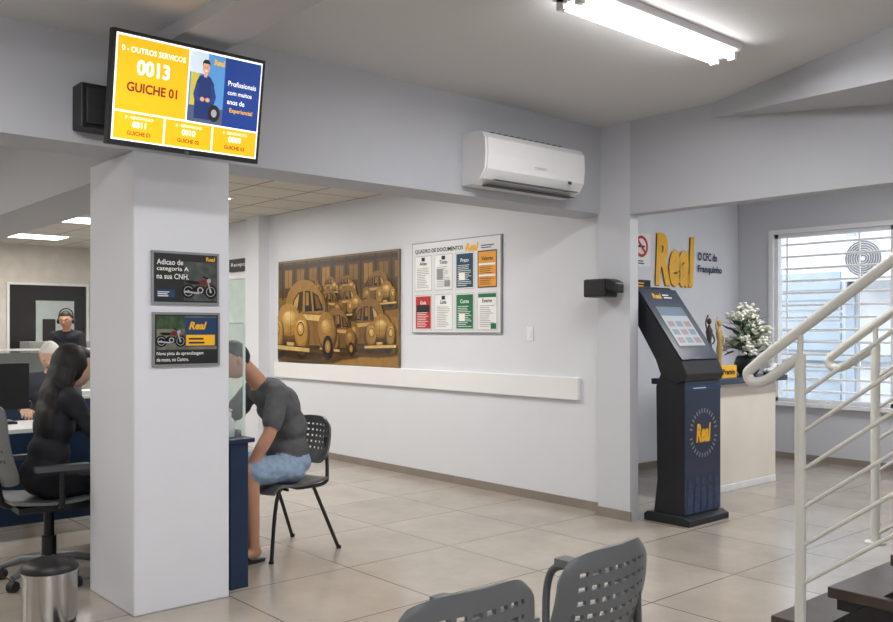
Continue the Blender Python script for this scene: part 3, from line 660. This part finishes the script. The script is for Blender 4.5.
def hand(name,parent,w,d,n,side,m):
    w=Vector(w); d=Vector(d).normalized(); n=Vector(n); n=(n-d*n.dot(d)).normalized(); s_=d.cross(n)*side
    pr=[cap(w,w+d*.03,.026,.026,0)]
    for k in range(4): pr.append(cap(w+d*.02+s_*(.012-.008*k),w+d*.085+s_*(.030-.020*k),.016,.013,0))
    for k,Lf in enumerate((.068,.076,.070,.055)):
        a=w+d*.088+s_*(.033-.021*k); c=a+(d*.92-n*.35).normalized()*Lf*.5; e_=c+(d*.6-n*.8).normalized()*Lf*.3; f=e_+(d*.2-n*.95).normalized()*Lf*.25
        pr+=[cap(a,c,.0095,.0088,0),cap(c,e_,.0088,.0082,0),cap(e_,f,.0082,.0072,0)]
    a=w+d*.03+s_*.022; c=a+(d*.6+s_*.75-n*.2).normalized()*.042; f=c+(d*.9+s_*.2-n*.4).normalized()*.034
    pr+=[cap(a,c,.014,.011,0),cap(c,f,.011,.009,0)]
    return organic(name,pr,[m],.0035,parent)
def head(parent,c,yaw,pitch,sk,hr,style='short',roll=0):
    R=(Matrix.Rotation(yaw,4,'Z')@Matrix.Rotation(pitch,4,'X')@Matrix.Rotation(roll,4,'Y'))
    b=B('head'); nu,nv=64,48; vs=[];fs=[]
    def pos(x,y,z,k=1.0):
        X=x*.076;Y=y*.096;Z=z*.118
        if z<0:
            X*=1-.30*(-z)**1.6
            if y<0: Y*=1-.45*(-z)
        if y>0 and k==1.0:
            g=lambda cx,cz,sx,sz: math.exp(-((x-cx)/sx)**2-((z-cz)/sz)**2)
            Y+=.006*g(0,.18,.5,.08)+.014*g(0,-.02,.09,.16)+.024*g(0,-.16,.13,.09)-.009*(g(.38,.04,.17,.09)+g(-.38,.04,.17,.09))+.007*g(0,-.43,.25,.07)-.004*g(0,-.36,.3,.03)+.008*g(0,-.75,.25,.14)
        return Vector((X*k,Y*k,Z*k))
    dirs=[]
    for j in range(nv+1):
        th=math.pi*j/nv
        for i in range(nu):
            a=2*math.pi*i/nu; dd=(math.sin(th)*math.cos(a),math.sin(th)*math.sin(a),math.cos(th)); dirs.append(dd); vs.append(pos(*dd))
    for j in range(nv):
        for i in range(nu): k=(i+1)%nu; fs.append((j*nu+i,(j+1)*nu+i,(j+1)*nu+k,j*nu+k))
    b.add(vs,fs,sk,True)
    for s_ in(-1,1):
        b.ell((s_*.029,.079,.006),(.0135,.009,.009),eyew,12,8); b.ell((s_*.029,.0865,.006),(.0055,.003,.0055),black,10,6)
        b.tube(spath([(s_*.013,.090,.022),(s_*.03,.090,.028),(s_*.046,.078,.022)],4),.003,hr,6)
        b.ell((s_*.077,-.004,-.008),(.010,.018,.031),sk,12,8); b.ell((s_*.083,.002,-.006),(.004,.010,.02),lip,10,6)
    b.ell((0,.0935,-.052),(.022,.007,.006),lip,12,6)
    def lim(dd):
        x,y,z=dd
        if style=='bob': return .50 if y>.45 else (-.55 if y<.25 else .50-(.45-y)/.2*1.05)
        return .50 if y>.45 else (.50-(.45-y)/.55*.50 if y>-.10 else -.0-(-.10-y)*.62)
    hv=[]
    for dd in dirs:
        nn=noise.noise(Vector(dd)*7)*.012; t=max(0,min(1,(dd[2]-lim(dd))/.28))
        hv.append(pos(*dd,k=.985+((.075 if style=='short' else .10)+nn)*t**.7))
    b.add(hv,[f for f in fs if all(dirs[i][2]>lim(dirs[i])-.06 for i in f)],hr,True)
    for i in range(len(b.v)): b.v[i]=R@b.v[i]
    o=b.obj(c,parent=parent); return R
# seated client (faces -Y), hunched forward
e=empty('seated_man'); x=-4.98
shirt=mat('tshirt_charcoal',C(90,91,94),.85,nscale=20); denim=mat('denim_shorts',C(142,164,190),.8,nscale=30,namt=.14)
pr=[el((x,2.99,.57),(.175,.14,.11),1),el((x,2.98,.66),(.17,.135,.12),0),el((x,2.97,.80),(.17,.125,.14),0),el((x,2.92,.93),(.18,.125,.14),0),el((x,2.85,1.02),(.17,.11,.10),0),
 cap((x,2.80,1.06),(x,2.72,1.15),.060,.054,2),cap((x,2.72,1.15),(x,2.67,1.20),.054,.05,2)]
for s_,elb,wr in((1,(-4.765,2.73,.78),(-4.82,2.62,.57)),(-1,(-5.20,2.68,.84),(-5.12,2.50,.78))):
    sh=Vector((x+s_*.175,2.82,1.02)); elb=Vector(elb); wr=Vector(wr); mid=sh.lerp(elb,.66)
    pr+=[cap(sh,mid,.070,.067,0),cap(mid,elb,.047,.041,2),cap(elb,elb.lerp(wr,.35),.041,.042,2),cap(elb.lerp(wr,.35),wr,.042,.027,2),cap((x+s_*.06,2.85,1.05),sh,.068,.070,0)]
    hip=Vector((x+s_*.09,2.96,.54)); kn=Vector((x+s_*.13,2.58,.56)) if s_<0 else Vector((x+.16,2.62,.555)); an=Vector((kn.x-s_*.01,2.66,.10))
    kk=hip.lerp(kn,.88)
    pr+=[cap(hip,kk,.10,.086,1),cap(kk,kn,.062,.060,2),cap(kn,kn.lerp(an,.3),.057,.060,2),cap(kn.lerp(an,.3),an,.058,.037,2),
      cap(an,(an.x,an.y+.01,.065),.038,.036,2),cap((an.x,an.y+.02,.058),(an.x+s_*.01,an.y-.14,.040),.034,.026,2)]
    for k in range(5): pr.append(cap((an.x+(k-2)*.014+s_*.01,an.y-.13,.036),(an.x+(k-2)*.018+s_*.012,an.y-.185+abs(k-(1 if s_>0 else 3))*.008,.030),.011,.009,2))
    b=B('flip_flop')
    b.prism([(an.x+.048*math.cos(a)*(1 if math.sin(a)<0 else .8)+s_*.008,an.y-.07+.145*math.sin(a),.0) for a in [2*math.pi*k/24 for k in range(24)]],(0,0,.018),black)
    b.tube(spath([(an.x-.04,an.y-.04,.02),(an.x-.02,an.y-.10,.070),(an.x+s_*.012,an.y-.15,.052),(an.x+.03,an.y-.10,.070),(an.x+.045,an.y-.04,.02)],5),.006,black); b.obj(parent=e)
organic('body',pr,[shirt,denim,skin],.0095,e,.008,(0,1))
hand('left_hand',e,(-4.82,2.62,.57),(-.25,-.35,-.75),(.9,-.4,.1),1,skin); hand('right_hand',e,(-5.12,2.50,.78),(.5,-.35,-.6),(-.3,-.8,.4),1,skin)
head(e,(x,2.61,1.235),math.pi-.12,-.28,skin,hairb)
# attendant in black (faces +Y)
e=empty('seated_woman'); x=-5.27; blk=mat('black_clothes',C(28,30,38),.8,nscale=20); blj=mat('dark_trousers',C(24,26,34),.8)
pr=[el((x,1.58,.60),(.18,.14,.12),1),el((x,1.60,.72),(.15,.11,.13),0),el((x,1.63,.88),(.155,.11,.14),0),el((x,1.66,1.0),(.165,.105,.11),0),cap((x,1.68,1.06),(x,1.71,1.14),.048,.045,2)]
for s_ in(1,-1):
    sh=Vector((x+s_*.16,1.67,1.03)); elb=Vector((x+s_*.21,1.78,.84)); wr=Vector((x+s_*.12,1.99,.86))
    pr+=[cap((x+s_*.05,1.67,1.06),sh,.055,.06,0),cap(sh,elb,.058,.045,0),cap(elb,wr,.043,.03,0)]
    hip=Vector((x+s_*.09,1.60,.56)); kn=Vector((x+s_*.10,1.93,.55)); an=Vector((x+s_*.10,1.93,.10))
    pr+=[cap(hip,kn,.095,.068,1),cap(kn,an,.062,.042,1),cap(an,(an.x,an.y+.14,.035),.036,.028,1)]
organic('body',pr,[blk,blj,skinl],.011,e,.006,(0,1))
for s_,nm in((1,'right_hand'),(-1,'left_hand')): hand(nm,e,(x+s_*.12,1.99,.86),(0,1,-.15),(0,0,1),-s_,skinl)
head(e,(x,1.75,1.205),-.1,-.15,skinl,hairb,'short')
hp=[el((x,1.715,1.225),(.102,.105,.118),0),el((x,1.66,1.12),(.106,.075,.14),0),el((x+.01,1.61,1.0),(.125,.065,.15),0),el((x+.015,1.575,.90),(.12,.055,.14),0)]
for k in range(15):
    a=(k-7)/7; hp.append(cap((x+a*.090,1.665+.03*abs(a),1.18),(x+a*.115+.01,1.555+.04*abs(a),.80+.03*abs(a)+random.uniform(-.03,.03)),.024,.014,0)); 
organic('long_hair',hp,[hairb],.008,e,.005,(0,))
def office_person(name,x,y,yaw,standing,top,hr,sk,dz=0,style=None,pt=-.15):
    e=empty(name,(x,y,0),yaw); z0=.56+dz
    pr=[el((0,0,z0+.02),(.17,.13,.12),1),el((0,.0,z0+.16),(.15,.11,.14),0),el((0,.02,z0+.32),(.16,.11,.14),0),el((0,.03,z0+.43),(.165,.10,.10),0),cap((0,.04,z0+.49),(0,.06,z0+.58),.048,.045,2)]
    for s_ in(1,-1):
        sh=Vector((s_*.16,.03,z0+.46)); 
        if standing: elb=Vector((s_*.22,.06,z0+.2)); wr=Vector((s_*.16,.22,z0+.14))
        else: elb=Vector((s_*.21,.12,z0+.27)); wr=Vector((s_*.13,.34,z0+.25))
        pr+=[cap((s_*.05,.03,z0+.48),sh,.055,.06,0),cap(sh,elb,.056,.045,0),cap(elb,wr,.042,.03,0)]
        hip=Vector((s_*.09,.0,z0-.04))
        if standing: kn=Vector((s_*.10,.02,.48)); an=Vector((s_*.10,0,.09))
        else: kn=Vector((s_*.10,.36,.54)); an=Vector((s_*.10,.32,.10))
        pr+=[cap(hip,kn,.092,.066,1),cap(kn,an,.06,.04,1),cap(an,(an.x,an.y+.14,.035),.036,.028,1)]
        hand('hand',e,wr,(wr-elb),(0,0,1),-s_,sk)
    organic('body',pr,[top,blj,sk],.013,e,.005,(0,1))
    head(e,(0,.085,z0+.65),0,pt,sk,hr,style or('bob' if not standing else 'short'))
    if name=='standing_clerk':
        b=B('headset'); b.tube(spath([(-.09,.08,z0+.65),(-.07,.075,z0+.76),(0,.07,z0+.80),(.07,.075,z0+.76),(.09,.08,z0+.65)],6),.008,black); b.ell((.092,.08,z0+.64),(.02,.03,.035),black,12,8); b.ell((-.092,.08,z0+.64),(.02,.03,.035),black,12,8); b.obj(parent=e)
office_person('office_clerk',-7.42,2.28,-math.pi/2-.5,False,mat('dark_blouse',C(70,72,82),.8),hairw,skinl,pt=-.4)
office_person('standing_clerk',-11.5,3.72,-math.pi/2-.6,True,mat('dark_polo',C(34,36,44),.8),hairb,skin,.33)
b=B('clerk_chair'); chair_seat(b,greyp,.45,.48,.45); chair_back(b,greyp,.55,.9,.46,-.25,.06,False); b.cyl((0,0,.1),(0,0,.44),.03,black)
for i in range(5):
    a=2*math.pi*i/5; b.tube([(0,0,.11),(math.cos(a)*.28,math.sin(a)*.28,.05)],.018,black,8); b.ell((math.cos(a)*.28,math.sin(a)*.28,.028),(.028,.028,.028),dark,10,8)
b.obj((-7.44,2.28,0),-math.pi/2-.5)

# ---------- world, camera
w=bpy.data.worlds.new('World'); S.world=w; w.use_nodes=True; nt=w.node_tree; bg=nt.nodes['Background']
bg.inputs['Color'].default_value=(.90,.95,1,1); bg.inputs['Strength'].default_value=3.0
cam=bpy.data.cameras.new('Camera'); co=bpy.data.objects.new('Camera',cam); S.collection.objects.link(co); S.camera=co
co.location=(0,0,1.42); co.rotation_euler=(math.pi/2,0,math.radians(48.8)); cam.lens=880/893*36; cam.sensor_width=36; cam.shift_y=19/893; cam.clip_start=.05
